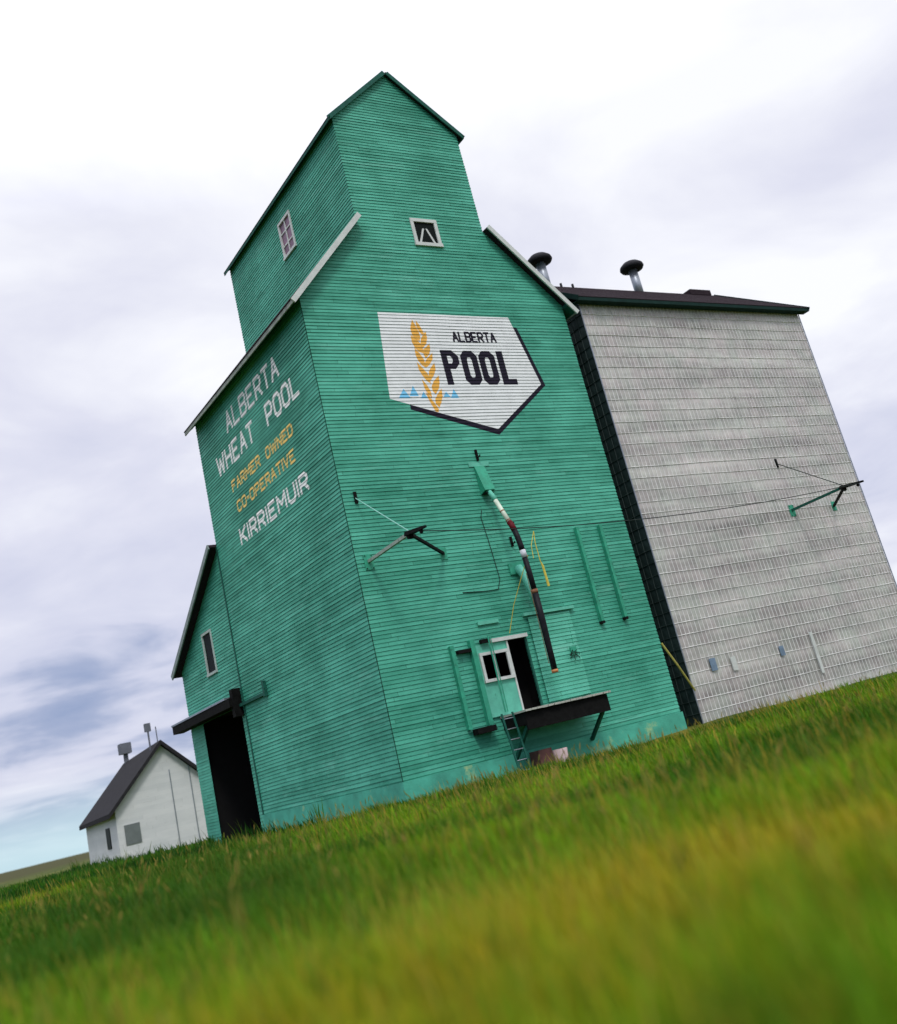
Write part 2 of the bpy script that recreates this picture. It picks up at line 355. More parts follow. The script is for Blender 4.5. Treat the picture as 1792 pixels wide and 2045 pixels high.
GL = {
 'A': [[(0,0),(.5,1)],[(.5,1),(1,0)],[(.2,.36),(.8,.36)]],
 'L': [[(0,1),(0,0)],[(0,0),(.95,0)]],
 'B': [[(0,0),(0,1)],[(0,1),(.78,1)],[(.78,1),(1,.85)],[(1,.85),(1,.66)],[(1,.66),(.8,.52)],[(0,.52),(.8,.52)],[(.8,.52),(1,.36)],[(1,.36),(1,.16)],[(1,.16),(.78,0)],[(.78,0),(0,0)]],
 'E': [[(0,0),(0,1)],[(0,1),(.95,1)],[(0,.52),(.75,.52)],[(0,0),(.95,0)]],
 'R': [[(0,0),(0,1)],[(0,1),(.76,1)],[(.76,1),(1,.83)],[(1,.83),(1,.62)],[(1,.62),(.76,.46)],[(.76,.46),(0,.46)],[(.5,.46),(1,0)]],
 'T': [[(0,1),(1,1)],[(.5,1),(.5,0)]],
 'W': [[(0,1),(.22,0)],[(.22,0),(.5,.8)],[(.5,.8),(.78,0)],[(.78,0),(1,1)]],
 'H': [[(0,0),(0,1)],[(1,0),(1,1)],[(0,.52),(1,.52)]],
 'P': [[(0,0),(0,1)],[(0,1),(.76,1)],[(.76,1),(1,.83)],[(1,.83),(1,.60)],[(1,.60),(.76,.43)],[(.76,.43),(0,.43)]],
 'O': [[(0,.2),(0,.8)],[(0,.8),(.24,1)],[(.24,1),(.76,1)],[(.76,1),(1,.8)],[(1,.8),(1,.2)],[(1,.2),(.76,0)],[(.76,0),(.24,0)],[(.24,0),(0,.2)]],
 'C': [[(0,.2),(0,.8)],[(0,.8),(.24,1)],[(.24,1),(.76,1)],[(.76,1),(1,.8)],[(1,.2),(.76,0)],[(.76,0),(.24,0)],[(.24,0),(0,.2)]],
 'F': [[(0,0),(0,1)],[(0,1),(.95,1)],[(0,.52),(.72,.52)]],
 'M': [[(0,0),(0,1)],[(0,1),(.5,.35)],[(.5,.35),(1,1)],[(1,1),(1,0)]],
 'N': [[(0,0),(0,1)],[(0,1),(1,0)],[(1,0),(1,1)]],
 'D': [[(0,0),(0,1)],[(0,1),(.72,1)],[(.72,1),(1,.78)],[(1,.78),(1,.22)],[(1,.22),(.72,0)],[(.72,0),(0,0)]],
 'I': [[(0,0),(0,1)]], 'K': [[(0,0),(0,1)],[(0,.38),(1,1)],[(.28,.54),(1,0)]],
 'U': [[(0,1),(0,.2)],[(0,.2),(.24,0)],[(.24,0),(.76,0)],[(.76,0),(1,.2)],[(1,.2),(1,1)]],
 'V': [[(0,1),(.5,0)],[(.5,0),(1,1)]], '-': [[(0,.5),(1,.5)]],
}
WD = {'I': 0.0, 'M': 1.2, 'W': 1.3, '-': 0.45, ' ': 1.0}
def text_paint(mb, P, s, u0, u1, z0, z1, st, gap=0.42):
    sgn = 1 if u1 > u0 else -1; tot = sum(WD.get(c, 1.0) for c in s)+gap*(len(s)-1)
    k = (abs(u1-u0)-st)/tot; cu = st/2; h = st/2; n = 0
    for c in s:
        wd = WD.get(c, 1.0)*k
        for a, b in GL.get(c, []):
            A = Vector((cu+a[0]*wd, z0+h+a[1]*(z1-z0-st))); B = Vector((cu+b[0]*wd, z0+h+b[1]*(z1-z0-st)))
            d = (B-A).normalized(); pn = Vector((-d.y, d.x))*h; ex = d*h*0.55
            q = [A-ex-pn, B+ex-pn, B+ex+pn, A-ex+pn]
            paint(mb, P, [[(u0+sgn*p.x, p.y) for p in q]], 0.0022+0.0003*(n % 9)); n += 1
        cu += wd+gap*k

# ------------------------------------------------------------------ the elevator
EL = thing('grain_elevator', 'tall green wooden grain elevator with peaked cupola and white painted lettering', 'grain elevator')
PF = lambda u, o, z: (u, -o, z)
PL = lambda u, o, z: (-5-o, u, z)
H, HJ, HC, HP, CW = 14.956, 17.70, 21.563, 23.66, 2.433
def lf(z):
    if z <= H: return -5.0
    if z <= HJ: return -5.0+(z-H)/(HJ-H)*(5-CW)
    if z <= HC: return -CW
    return -CW*(HP-z)/(HP-HC)
BASE = 0.86
front_holes = [(-0.80, -0.14, 1.92, 3.95), (-0.40, 0.56, 16.98, 17.92)]
siding('front_wall', PF, BASE, HP, lf, lambda z: -lf(z), m_front, EL, front_holes, (H, HJ, HC))
siding('side_wall', PL, BASE, H, lambda z: 0.0, lambda z: 9.942, m_side, EL)
# back and right walls (plain boards)
PR = lambda u, o, z: (5+o, u, z)
siding('side_wall', PR, BASE, H, lambda z: 0.0, lambda z: 9.942, m_side, EL)
PB = lambda u, o, z: (u, 9.942+o, z)
siding('rear_wall', PB, BASE, HP, lf, lambda z: -lf(z), m_front, EL, (), (H, HJ, HC))
cup_win = (4.12, 5.14, 19.22, 20.62)
def PCL(u, o, z): return (-CW-o, u, z)
def PCR(u, o, z): return (CW+o, u, z)
siding('cupola_wall', PCL, HJ-0.3, HC, lambda z: 0.0, lambda z: 9.942, m_side, EL, [cup_win])
siding('cupola_wall', PCR, HJ-0.3, HC, lambda z: 0.0, lambda z: 9.942, m_side, EL)
# concrete base, slightly proud
b = MB(); b.box((-5.05, -0.06, -0.6), (5.05, 9.9, BASE))
b.build('foundation', m_conc, EL)
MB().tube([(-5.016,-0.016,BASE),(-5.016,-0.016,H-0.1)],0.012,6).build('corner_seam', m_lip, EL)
# corner seam strips
MB().box((-5.035, 9.90, BASE), (-4.99, 9.985, 10.15)).build('corner_board', m_green_dk, EL)
# dark core behind openings
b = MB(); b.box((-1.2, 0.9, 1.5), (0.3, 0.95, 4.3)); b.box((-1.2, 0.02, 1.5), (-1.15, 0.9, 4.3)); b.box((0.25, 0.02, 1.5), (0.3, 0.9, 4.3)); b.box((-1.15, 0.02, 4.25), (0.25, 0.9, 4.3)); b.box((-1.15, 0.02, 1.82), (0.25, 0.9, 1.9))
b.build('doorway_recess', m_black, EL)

def slab(mb, a, b, y0, y1, th):      # sloped roof slab in the x-z plane, a low eave, b high, extruded in y
    (x0, z0), (x1, z1) = a, b; d = Vector((x1-x0, z1-z0)).normalized(); n = Vector((-d.y, d.x))
    if n.y < 0: n = -n
    n *= th
    mb.hexa([Vector(p) for p in ((x0,y0,z0),(x1,y0,z1),(x1,y1,z1),(x0,y1,z0),(x0+n.x,y0,z0+n.y),(x1+n.x,y0,z1+n.y),(x1+n.x,y1,z1+n.y),(x0+n.x,y1,z0+n.y))])
SL = (HJ-H)/(5-CW)
OV = 0.32
for s in (-1, 1):
    rb = MB(); slab(rb, (s*(5+OV), H-OV*SL+0.02), (s*(CW+0.012), HJ+0.0), -0.28, 10.2, 0.10)
    ro = rb.build('roof', m_roof, EL)
    fb = MB(); slab(fb, (s*(5+OV+0.005), H-OV*SL-0.10), (s*(CW-0.02 if s > 0 else CW-0.02), HJ-0.02), -0.335, -0.285, 0.17)
    fb.build('rake_board', m_white, ro)
    ef = MB(); ef.box((min(s*5.325, s*5.365), -0.333, H-OV*SL-0.06), (max(s*5.325, s*5.365), 10.2, H-OV*SL+0.10)); ef.build('eave_fascia', m_grey_trim, ro)
    sf = MB(); sf.hexa([Vector(p) for p in ((s*5.32,-0.28,H-OV*SL-0.02),(s*5.02,-0.28,H-0.12),(s*5.02,10.18,H-0.12),(s*5.32,10.18,H-OV*SL-0.02),(s*5.32,-0.28,H-OV*SL),(s*5.02,-0.28,H-0.02),(s*5.02,10.18,H-0.02),(s*5.32,10.18,H-OV*SL))])
    sf.build('soffit', m_green_dk, ro)
SC = (HP-HC)/CW
for s in (-1, 1):
    rb = MB(); slab(rb, (s*(CW+0.17), HC-0.17*SC+0.02), (s*0.001, HP+0.02), -0.12, 10.15, 0.07)
    ro = rb.build('cupola_roof', m_roof, EL)
    fb = MB(); slab(fb, (s*(CW+0.175), HC-0.17*SC-0.05), (s*0.0015, HP-0.045), -0.16, -0.122, 0.15)
    fb.build('rake_board', m_green_dk, ro)
    ef = MB(); ef.box((min(s*(CW+.172), s*(CW+.20)), -0.16, HC-0.17*SC-0.05), (max(s*(CW+.172), s*(CW+.20)), 10.15, HC-0.17*SC+0.09)); ef.build('eave_fascia', m_green_dk, ro)

def window(P, u0, u1, z0, z1, fw, parent, glass, frame=m_white, muntins=1, dark=True, hm=0):
    """frame of butted boards, pane set back, muntins; P(u,out,z)"""
    def bx(mb, ua, ub, oa, ob, za, zb):
        mb.hexa([Vector(P(*q)) for q in ((ua,ob,za),(ub,ob,za),(ub,oa,za),(ua,oa,za),(ua,ob,zb),(ub,ob,zb),(ub,oa,zb),(ua,oa,zb))])
    f = MB(); bx(f, u0, u1, -0.02, 0.055, z1-fw, z1); bx(f, u0-0.02, u1+0.02, -0.02, 0.075, z0, z0+fw)
    bx(f, u0, u0+fw, -0.02, 0.05, z0+fw+.0005, z1-fw-.0005); bx(f, u1-fw, u1, -0.02, 0.05, z0+fw+.0005, z1-fw-.0005)
    wo = f.build('window', frame, parent)
    g = MB(); bx(g, u0+fw*0.6, u1-fw*0.6, -0.03, 0.0, z0+fw*.6, z1-fw*.6); g.build('pane', glass, wo)
    if muntins or hm:
        mm = MB()
        for i in range(muntins):
            uc = u0+(u1-u0)*(i+1)/(muntins+1); bx(mm, uc-0.03, uc+0.03, 0.002, 0.03, z0+fw+.001, z1-fw-.001)
        for i in range(hm):
            zc = z0+(z1-z0)*(i+1)/(hm+1); bx(mm, u0+fw+.001, u1-fw-.001, 0.002, 0.026, zc-0.025, zc+0.025)
        mm.build('muntin', frame, wo)
    return wo
wf = window(PF, -0.43, 0.60, 16.94, 17.96, 0.12, EL, m_glass, muntins=0)
# pale curtain halves behind the gable window
for a, c in ((-0.20, 0.02), (0.36, 0.14)):
    cb = MB(); cb.hexa([Vector(p) for p in ((a-0.03,-0.004,17.08),(a+0.05,-0.004,17.08),(a+0.05,-0.002,17.08),(a-0.03,-0.002,17.08),(c-0.02,-0.004,17.62),(c+0.05,-0.004,17.62),(c+0.05,-0.002,17.62),(c-0.02,-0.002,17.62))]); cb.build('curtain', m_white, wf)
window(PCL, 4.10, 5.16, 19.20, 20.66, 0.10, EL, m_glass_p, muntins=1, hm=2)

# painted shield
sg = MB(); shield = [(-2.46,14.46),(2.52,14.43),(3.13,12.0),(0.92,10.46),(-2.74,11.56)]
paint(sg, PF, [t for t in tris(shield)]); SG = sg.build('painted_sign', m_sign, EL)
SG['label'] = 'white shield painted on the front wall with black shadow edge'
sh = MB(); paint(sh, PF, [[(2.605,14.07),(2.76,14.05),(3.30,11.96),(3.13,12.0)],[(3.13,12.0),(3.30,11.96),(.91,10.27),(.92,10.46)],[(.92,10.46),(.91,10.27),(-2.10,11.20),(-2.09,11.365)]])
sh.build('sign_shadow_edge', m_navy, SG)
lt = MB()
Pp = [(-0.54,13.19),(-0.11,13.19),(0.10,12.99),(0.10,12.74),(-0.09,12.54),(-0.30,12.54),(-0.30,12.0),(-0.54,12.0)]
paint(lt, PF, tris(Pp, [[(-0.32,12.99),(-0.20,12.99),(-0.14,12.92),(-0.14,12.80),(-0.20,12.73),(-0.32,12.73)]]), 0.003)
def OO(x):
    return tris([(x+.16,13.18),(x+.48,13.18),(x+.64,13.0),(x+.64,12.16),(x+.48,11.99),(x+.16,11.99),(x,12.16),(x,13.0)],
                [[(x+.27,12.95),(x+.37,12.95),(x+.41,12.85),(x+.41,12.33),(x+.37,12.24),(x+.27,12.24),(x+.23,12.33),(x+.23,12.85)]])
paint(lt, PF, OO(0.18), 0.003); paint(lt, PF, OO(0.88), 0.003)
paint(lt, PF, tris([(1.61,13.18),(1.87,13.18),(1.87,12.19),(2.19,12.19),(2.19,11.99),(1.61,11.99)]), 0.003)
lt.build('lettering', m_navy, SG); lt = MB()
text_paint(lt, lambda u,o,z: PF(u,o+0.0015,z), 'ALBERTA', 0.06, 1.79, 13.475, 13.865, 0.072, 0.40)
lt.build('lettering', m_navy, SG)
def c4(pts):                       # shape drawn on the shield, converted to wall metres
    return [(u, z) for u, z in pts]
WHEAT = [[(-1.276, 14.199), (-1.218, 14.021), (-1.164, 13.823), (-1.144, 13.645), (-1.206, 13.506), (-1.316, 13.563), (-1.393, 13.699), (-1.4, 13.917)], [(-1.443, 13.671), (-1.309, 13.543), (-1.2, 13.399), (-1.161, 13.23), (-1.187, 13.085), (-1.313, 13.13), (-1.41, 13.266), (-1.46, 13.442)], [(-1.421, 13.227), (-1.31, 13.06), (-1.224, 12.896), (-1.204, 12.721), (-1.213, 12.592), (-1.315, 12.677), (-1.411, 12.836), (-1.448, 13.011)], [(-1.457, 12.739), (-1.328, 12.565), (-1.216, 12.39), (-1.171, 12.216), (-1.188, 12.058), (-1.299, 12.159), (-1.39, 12.333), (-1.456, 12.507)], [(-1.439, 12.179), (-1.324, 11.986), (-1.251, 11.793), (-1.257, 11.583), (-1.353, 11.691), (-1.417, 11.872)], [(-1.406, 11.757), (-1.292, 11.565), (-1.195, 11.353), (-1.123, 11.219), (-1.151, 11.117), (-1.242, 11.134), (-1.319, 11.356), (-1.379, 11.547)], [(-1.14, 14.191), (-1.064, 14.045), (-1.009, 13.887), (-0.97, 13.76), (-1.053, 13.719), (-1.127, 13.836), (-1.168, 14.002)], [(-0.902, 13.81), (-0.905, 13.59), (-0.974, 13.411), (-1.128, 13.258), (-1.161, 13.388), (-1.114, 13.567), (-1.015, 13.688)], [(-0.873, 13.392), (-0.897, 13.194), (-0.965, 13.048), (-1.113, 12.905), (-1.152, 13.073), (-1.121, 13.191), (-0.999, 13.284)], [(-0.859, 13.064), (-0.896, 12.867), (-1.028, 12.702), (-1.171, 12.592), (-1.173, 12.74), (-1.086, 12.878), (-0.97, 12.969)], [(-0.875, 12.722), (-0.878, 12.527), (-0.981, 12.332), (-1.132, 12.158), (-1.153, 12.313), (-1.104, 12.468), (-0.991, 12.604)], [(-0.831, 12.293), (-0.855, 12.079), (-0.925, 11.886), (-1.075, 11.703), (-1.142, 11.811), (-1.143, 11.946), (-1.03, 12.119)], [(-0.841, 11.854), (-0.878, 11.597), (-0.963, 11.406), (-1.06, 11.267), (-1.143, 11.39), (-1.119, 11.543), (-0.98, 11.713)]]
wb = MB()
for k in WHEAT:
    cu_, cz_ = sum(p[0] for p in k)/len(k), sum(p[1] for p in k)/len(k); k = [(cu_+(u-cu_)*1.16, cz_+(z-cz_)*1.08) for u, z in k]
    paint(wb, PF, tris(k), 0.0042)
wb.build('wheat_ear', m_gold, SG)
mb = MB()
for k in ([(-2.43,11.57),(-2.01,11.57),(-2.19,11.88)], [(-2.03,11.63),(-1.70,11.63),(-1.83,11.98)], [(-1.65,11.56),(-1.40,11.56),(-1.51,11.78)], [(-0.83,11.58),(-0.55,11.58),(-0.69,11.77)], [(-0.56,11.55),(-0.25,11.55),(-0.38,11.86)]):
    mb = MB(); paint(mb, PF, [k], 0.003); mb.build('mountain', m_blue, SG)

# lettering on the side wall (reads towards the front corner)
for s, a, bb, z0, z1, st, m_ in (('ALBERTA',7.12,2.26,13.36,14.15,.135,m_text),('WHEAT',8.56,4.92,12.26,13.03,.135,m_text),('POOL',3.83,1.15,12.28,13.05,.135,m_text),
        ('FARMER',7.56,4.86,11.37,11.80,.09,m_yellow),('OWNED',4.37,2.13,11.37,11.78,.09,m_yellow),('CO-OPERATIVE',7.42,2.32,10.60,11.03,.09,m_yellow),('KIRRIEMUIR',7.66,1.80,9.50,10.11,.125,m_text)):
    t = MB(); text_paint(t, PL, s, a, bb, z0, z1, st); t.build('lettering', m_, EL)

# drive shed at the rear: lean-to, door in its left wall
SW = 16.05
def shed_r(z): return min(SW, 10.0+(10.14-z)/0.556)
drive = (10.42, 14.55, 0.0, 4.55); shwin = (12.10, 13.0, 6.14, 7.58)
PS = lambda u, o, z: (-4.965-o, u, z)
siding('shed_wall', PS, 0.1, 10.1, lambda z: 9.96, shed_r, m_side, EL, [drive, shwin], ((10.14-(SW-10)*.556),))
siding('shed_wall', lambda u,o,z: (u, SW+o, z), 0.1, 6.75, lambda z: -4.965, lambda z: 4.965, m_front, EL)
siding('shed_wall', lambda u,o,z: (4.965+o, u, z), 0.1, 10.1, lambda z: 9.96, shed_r, m_side, EL, (), ((10.14-(SW-10)*.556),))
b = MB(); d = Vector((0, 1, -0.556)).normalized(); n = Vector((0, 0.556, 1)).normalized()*0.12
A_ = Vector((0, 9.97, 10.18)); B_ = A_+d*((SW+0.25-9.97)/d.y)
b.hexa([A_+Vector((-5.28,0,0)), A_+Vector((5.28,0,0)), B_+Vector((5.28,0,0)), B_+Vector((-5.28,0,0)), A_+Vector((-5.28,0,0))+n, A_+Vector((5.28,0,0))+n, B_+Vector((5.28,0,0))+n, B_+Vector((-5.28,0,0))+n])
sr = b.build('shed_roof', m_roof, EL)
b = MB(); n2 = n*1.1; o2 = -n*0.6
b.hexa([A_+Vector((-5.33,0,0))+o2, A_+Vector((-5.283,0,0))+o2, B_+Vector((-5.283,0,0))+o2, B_+Vector((-5.33,0,0))+o2, A_+Vector((-5.33,0,0))+n2, A_+Vector((-5.283,0,0))+n2, B_+Vector((-5.283,0,0))+n2, B_+Vector((-5.33,0,0))+n2])
b.build('rake_board', mat('weathered_grey_trim', (0.22,0.27,0.26), 0.7, var=0.3), sr)
window(PS, 12.02, 13.08, 6.06, 7.66, 0.09, EL, m_glass, frame=mat('grey_window_trim', (0.42,0.5,0.47), 0.7), muntins=0)
# deep dark drive-through behind the opening
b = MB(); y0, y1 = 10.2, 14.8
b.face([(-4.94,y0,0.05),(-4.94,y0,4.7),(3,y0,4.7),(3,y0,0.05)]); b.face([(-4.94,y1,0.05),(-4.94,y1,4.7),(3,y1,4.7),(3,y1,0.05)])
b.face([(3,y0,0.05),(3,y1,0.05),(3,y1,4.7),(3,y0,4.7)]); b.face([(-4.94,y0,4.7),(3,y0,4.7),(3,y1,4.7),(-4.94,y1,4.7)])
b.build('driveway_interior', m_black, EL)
hd = MB().box((-5.42, 10.25, 4.56), (-5.0, 16.9, 4.86)).build('door_track_cover', m_tar, EL)
MB().box((-5.44, 10.6, 4.864), (-4.99, 16.95, 4.93)).build('flashing', m_galv, hd)
MB().box((-5.30, 10.16, 4.2), (-5.0, 10.42, 5.15)).build('track_end_block', m_tar, hd)
b = MB(); b.bar((-5.06, 10.16, 4.55), (-5.06, 7.85, 4.55), 0.09, 0.10); b.bar((-5.06, 7.80, 4.45), (-5.06, 7.80, 4.95), 0.12, 0.14)
b.build('door_rail', m_green_dk, EL)

# loading door, its window, platform
b = MB(); b.box((-1.93, -0.075, 1.93), (-0.83, -0.024, 3.95)); dp = b.build('sliding_door', m_green_lt, EL)
def PD(u, o, z): return (u, -0.075-o, z)
window(PD, -1.86, -0.86, 2.88, 3.72, 0.085, dp, m_glass, muntins=1)
MB().box((-0.85, -0.10, 1.95), (-0.795, -0.023, 3.94)).build('door_edge', m_white, dp)
MB().box((-1.40, -0.15, 3.955), (-0.08, -0.02, 4.06)).build('door_lintel', m_white, EL)
MB().box((-0.14, -0.06, 1.94), (-0.08, -0.01, 3.95)).build('door_jamb', m_green_dk, EL)
sp = siding('sliding_door_panel', lambda u, o, z: (u, -0.05-o, z), 2.0, 4.5, lambda z: 0.16, lambda z: 1.72, m_panel, EL)
MB().box((-1.62, -0.07, 4.50), (-0.90, -0.022, 4.60)).build('door_track', m_green_lt, EL); MB().box((0.0, -0.12, 4.55), (1.9, -0.022, 4.64)).build('door_track', m_green_lt, EL)
MB().box((-2.76, -0.14, 1.75), (-2.64, -0.02, 4.05)).build('door_frame_post', m_green, EL); MB().box((-2.10, -0.16, 1.75), (-1.95, -0.02, 4.12)).build('door_frame_post', m_green, EL)
MB().box((-2.55, -0.17, 3.80), (-2.11, -0.03, 3.90)).build('door_hanger', m_tar, EL); MB().box((-1.74, -0.20, 3.97), (-1.45, -0.08, 4.08)).build('door_hanger', m_tar, EL)
MB().box((-2.60, -0.30, 1.58), (-1.98, -0.03, 1.74)).build('door_sill_block', m_tar, EL)
b = MB(); xx = -1.62
while xx < 1.38:
    ww = 0.17+random.random()*0.05; b.box((xx, -1.25-random.random()*0.05, 1.86+random.random()*0.004), (min(xx+ww-0.012, 1.42), -0.02, 1.912+random.random()*0.008)); xx += ww
pl = b.build('loading_platform', m_wood, EL)
MB().box((-1.58, -1.17, 1.38), (1.36, -1.11, 1.856)).build('platform_beam', m_tar, pl)
for x in (-1.58, -0.9, 0.0, 0.8, 1.30): MB().box((x, -1.105, 1.52), (x+0.06, -0.03, 1.856)).build('platform_joist', m_tar, pl)
for x in (-1.45, 1.28): MB().bar((x, -1.0, 1.5), (x, -0.09, 0.72), 0.09, 0.09).build('platform_brace', m_green_dk, pl)
# ladder at the platform's left end
LD = thing('steel_ladder', 'narrow grey-green ladder below the left end of the loading platform', 'ladder', (-1.85, -0.8, 0.2))
b = MB()
for x in (-2.02, -1.66):
    q = MB().bar((x, -0.95, 0.15), (x, -0.72, 1.95), 0.035, 0.05, up=(1,0,0)); q.build('ladder_rail', m_green_dk, LD)
for i in range(6):
    z = 0.4+i*0.28; y = -0.95+(z-0.15)/1.8*0.23
    MB().tube([(-2.01, y, z), (-1.67, y, z)], 0.014, 8).build('rung', m_galv, LD)
# thin pipe across the door window
MB().tube([(-1.50,-0.22,4.15),(-1.52,-0.22,2.0)], 0.022, 8).build('conduit', m_green, EL)
MB().tube([(-1.42,-0.22,4.12),(-1.44,-0.22,2.0)], 0.014, 8).build('conduit', m_green, EL)
# small electrical gear right of the door
b = MB(); b.tube([(1.80,-0.04,4.5),(1.62,-0.04,4.46),(1.55,-0.05,3.5)], 0.018, 8); b.build('conduit', m_green, EL)
b = MB(); b.box((1.36,-0.12,3.18),(1.58,-0.02,3.42)); jb = b.build('junction_box', m_green, EL)
b = MB()
for i in range(6):
    a = i*1.05; b.tube([(1.45,-0.1,3.25),(1.45+0.16*math.cos(a),-0.18,3.22+0.12*math.sin(a)),(1.46+0.2*math.cos(a+.5),-0.1,3.12+0.1*math.sin(a+.5))], 0.012, 6)
b.build('loose_wire', m_wire, jb)

# two vertical hanging rails with stub bolts, right of the spout
for x in (2.80, 3.76):
    b = MB(); b.box((x, -0.15, 4.02), (x+0.11, -0.02, 7.03)); r0 = b.build('wall_rail', m_green, EL)
    for i in range(8): MB().box((x+0.112, -0.12, 4.25+i*0.36), (x+0.15, -0.07, 4.30+i*0.36)).build('rail_bolt', m_tar, r0)
    MB().box((x-0.01, -0.16, 3.94), (x+0.12, -0.02, 4.018)).build('rail_foot', m_tar, r0)
# small fixtures on the front wall
def insulator(x, z, h=0.28):
    b = MB(); b.box((x-0.035, -0.07, z-h/2), (x+0.035, -0.02, z+h/2)); b.tube([(x, -0.05, z-h*0.2), (x, -0.17, z-h*0.25), (x+0.02, -0.18, z-h*0.1)], 0.022, 8)
    b.build('wall_bracket', m_tar, EL)
insulator(-0.17, 9.63, 0.36); insulator(0.29, 6.82, 0.30)
b = MB(); b.tube([(-0.49,-0.03,7.88),(-0.58,-0.03,7.67),(-0.52,-0.03,6.92),(-0.49,-0.03,6.38),(-0.46,-0.03,5.75),(-0.60,-0.03,5.46),(-0.95,-0.03,5.44),(-1.85,-0.03,5.5)], 0.011, 6); b.build('loose_wire', m_wire, EL)
# lower stub spout
b = MB(); b.box((-0.04,-0.06,5.82),(0.50,-0.02,6.16)); st_ = b.build('spout_plate', m_green, EL)
b = MB(); b.tube([(0.27,-0.06,6.0),(0.27,-0.22,5.75),(0.27,-0.34,5.3),(0.27,-0.42,4.75)], [0.14,0.12,0.085,0.06], 14); b.build('stub_spout', m_green_lt, st_, True)

# loading spout hanging from its box
SP = thing('loading_spout', 'hanging grain loading spout, chipped white pipe above a long black hose, below the shield', 'loading spout', (-0.2, -0.02, 9.4))
b = MB(); b.box((-0.54,-0.028,9.27),(0.21,-0.0175,9.42)); b.build('mounting_plate', m_green_lt, SP)
b = MB(); b.hexa([Vector(p) for p in ((-0.37,-0.30,8.43),(0.0,-0.30,8.43),(0.0,-0.02,8.36),(-0.37,-0.02,8.36),(-0.37,-0.05,9.27),(0.0,-0.05,9.27),(0.0,-0.02,9.27),(-0.37,-0.02,9.27))]); b.build('spout_box', m_green, SP)
b = MB(); b.box((-0.345,-0.275,8.345),(-0.025,-0.04,8.358)); b.build('spout_mouth', m_black, SP)
X0 = -0.19
def sw(name, pts, r, m, n=14): return MB().tube([(X0, y, z) for y, z in pts], r, n).build(name, m, SP, True)
sw('elbow_pipe', [(-0.20,8.42),(-0.33,8.22),(-0.42,8.04)], 0.075, m_green_lt)
wp = sw('white_pipe', [(-0.42,8.04),(-0.60,7.66),(-0.82,7.22)], 0.070, m_pipe)
for y, z in ((-0.62,7.62),(-0.79,7.28)):
    MB().tube([(X0,y+0.008,z+0.016),(X0,y-0.008,z-0.016)], 0.078, 14).build('pipe_collar', m_rust, wp)
sw('red_coupling', [(-0.815,7.23),(-0.89,7.10),(-0.955,6.92)], 0.088, m_red)
sw('upper_hose', [(-0.95,6.94),(-1.02,6.70),(-1.06,6.45),(-1.08,6.28)], 0.085, m_rubber)
sw('tape_band', [(-1.08,6.29),(-1.10,6.06)], 0.09, m_tape)
hs = sw('black_hose', [(-1.10,6.07),(-1.13,5.6),(-1.15,5.05)], 0.083, m_rubber)
sw('rusty_joint', [(-1.148,5.10),(-1.152,4.99)], 0.098, m_rust)
sw('lower_hose', [(-1.15,5.0),(-1.15,4.2),(-1.13,3.4),(-1.12,2.78)], [0.095,0.098,0.09,0.088], m_rubber)
sw('hose_rim', [(-1.12,2.80),(-1.12,2.72)], 0.098, mat('orange_rim', (0.55,0.22,0.08), 0.6))
for dx in (-0.085, 0.085): MB().tube([(X0+dx,-1.09,5.6),(X0+dx,-1.08,4.2),(X0+dx,-1.05,3.0)], 0.010, 6).build('hose_cord', m_rust, SP)
for i in range(7):
    t = i/6; MB().tube([(X0+0.06,-0.86-0.2*t,7.2-0.9*t),(X0+0.13,-0.86-0.2*t,7.19-0.9*t)], 0.018, 6).build('coupling_bolt', m_tar, SP)

# cable brackets
def bracket(x, z, base_mat, label, beam_m, loc_y=0.0):
    B = thing('cable_bracket', label, 'wall bracket', (x, loc_y, z), 'cable brackets on the front walls')
    MB().box((x-0.14,-0.035,z-0.24),(x+0.14,-0.015,z+0.2)).build('mounting_plate', base_mat, B)
    MB().box((x+2.33,-0.035,z-0.2),(x+2.55,-0.015,z+0.16)).build('mounting_plate', base_mat, B)
    MB().box((x-0.03,-0.06,z+1.68),(x+0.06,-0.015,z+2.02)).build('mounting_plate', m_tar, B)
    for dx in (-0.10, 0.10):
        for dz in (-0.2, 0.16): MB().tube([(x+dx,-0.034,z+dz),(x+dx,-0.055,z+dz)],0.016,6).build('bolt', m_tar, B)
    MB().bar((x,-0.03,z),(x,-2.45,z+0.06),0.085,0.085).build('beam', beam_m, B)
    b = MB(); b.hexa([Vector(p) for p in ((x-0.11,-2.3,z+0.02),(x+0.11,-2.3,z+0.02),(x+0.10,-2.35,z+0.13),(x-0.10,-2.35,z+0.13),(x-0.03,-3.25,z-0.04),(x+0.03,-3.25,z-0.04),(x+0.03,-3.25,z+0.02),(x-0.03,-3.25,z+0.02))]); b.build('beam_tip', m_tar, B)
    MB().bar((x+2.44,-0.03,z-0.02),(x+0.02,-2.42,z+0.04),0.075,0.075).build('diagonal_brace', m_tar, B)
    MB().tube([(x,-0.06,z+1.82),(x,-2.42,z+0.12)],0.016,8).build('stay_rod', m_stay if beam_m is m_weath else m_wire, B)
    MB().tube([(x-0.07,-2.42,z-0.03),(x+0.07,-2.42,z-0.03)],0.06,10).build('pulley', m_tar, B); MB().tube([(x-0.03,-3.0,z-0.07),(x+0.03,-3.0,z-0.07)],0.05,10).build('pulley', m_tar, B)
    return B
bracket(-4.62, 6.72, m_green, 'cable bracket near the left corner of the green wall', m_weath)
bracket(13.24, 6.82, m_green, 'cable bracket on the silver metal annex wall', m_green_dk)
b = MB(); pts = []
for i in range(33):
    t = i/32; x = -4.62+(13.24+4.62)*t; pts.append((x, -3.08, 6.64+0.16*t-0.42*4*t*(1-t)*(1-0.25*t)))
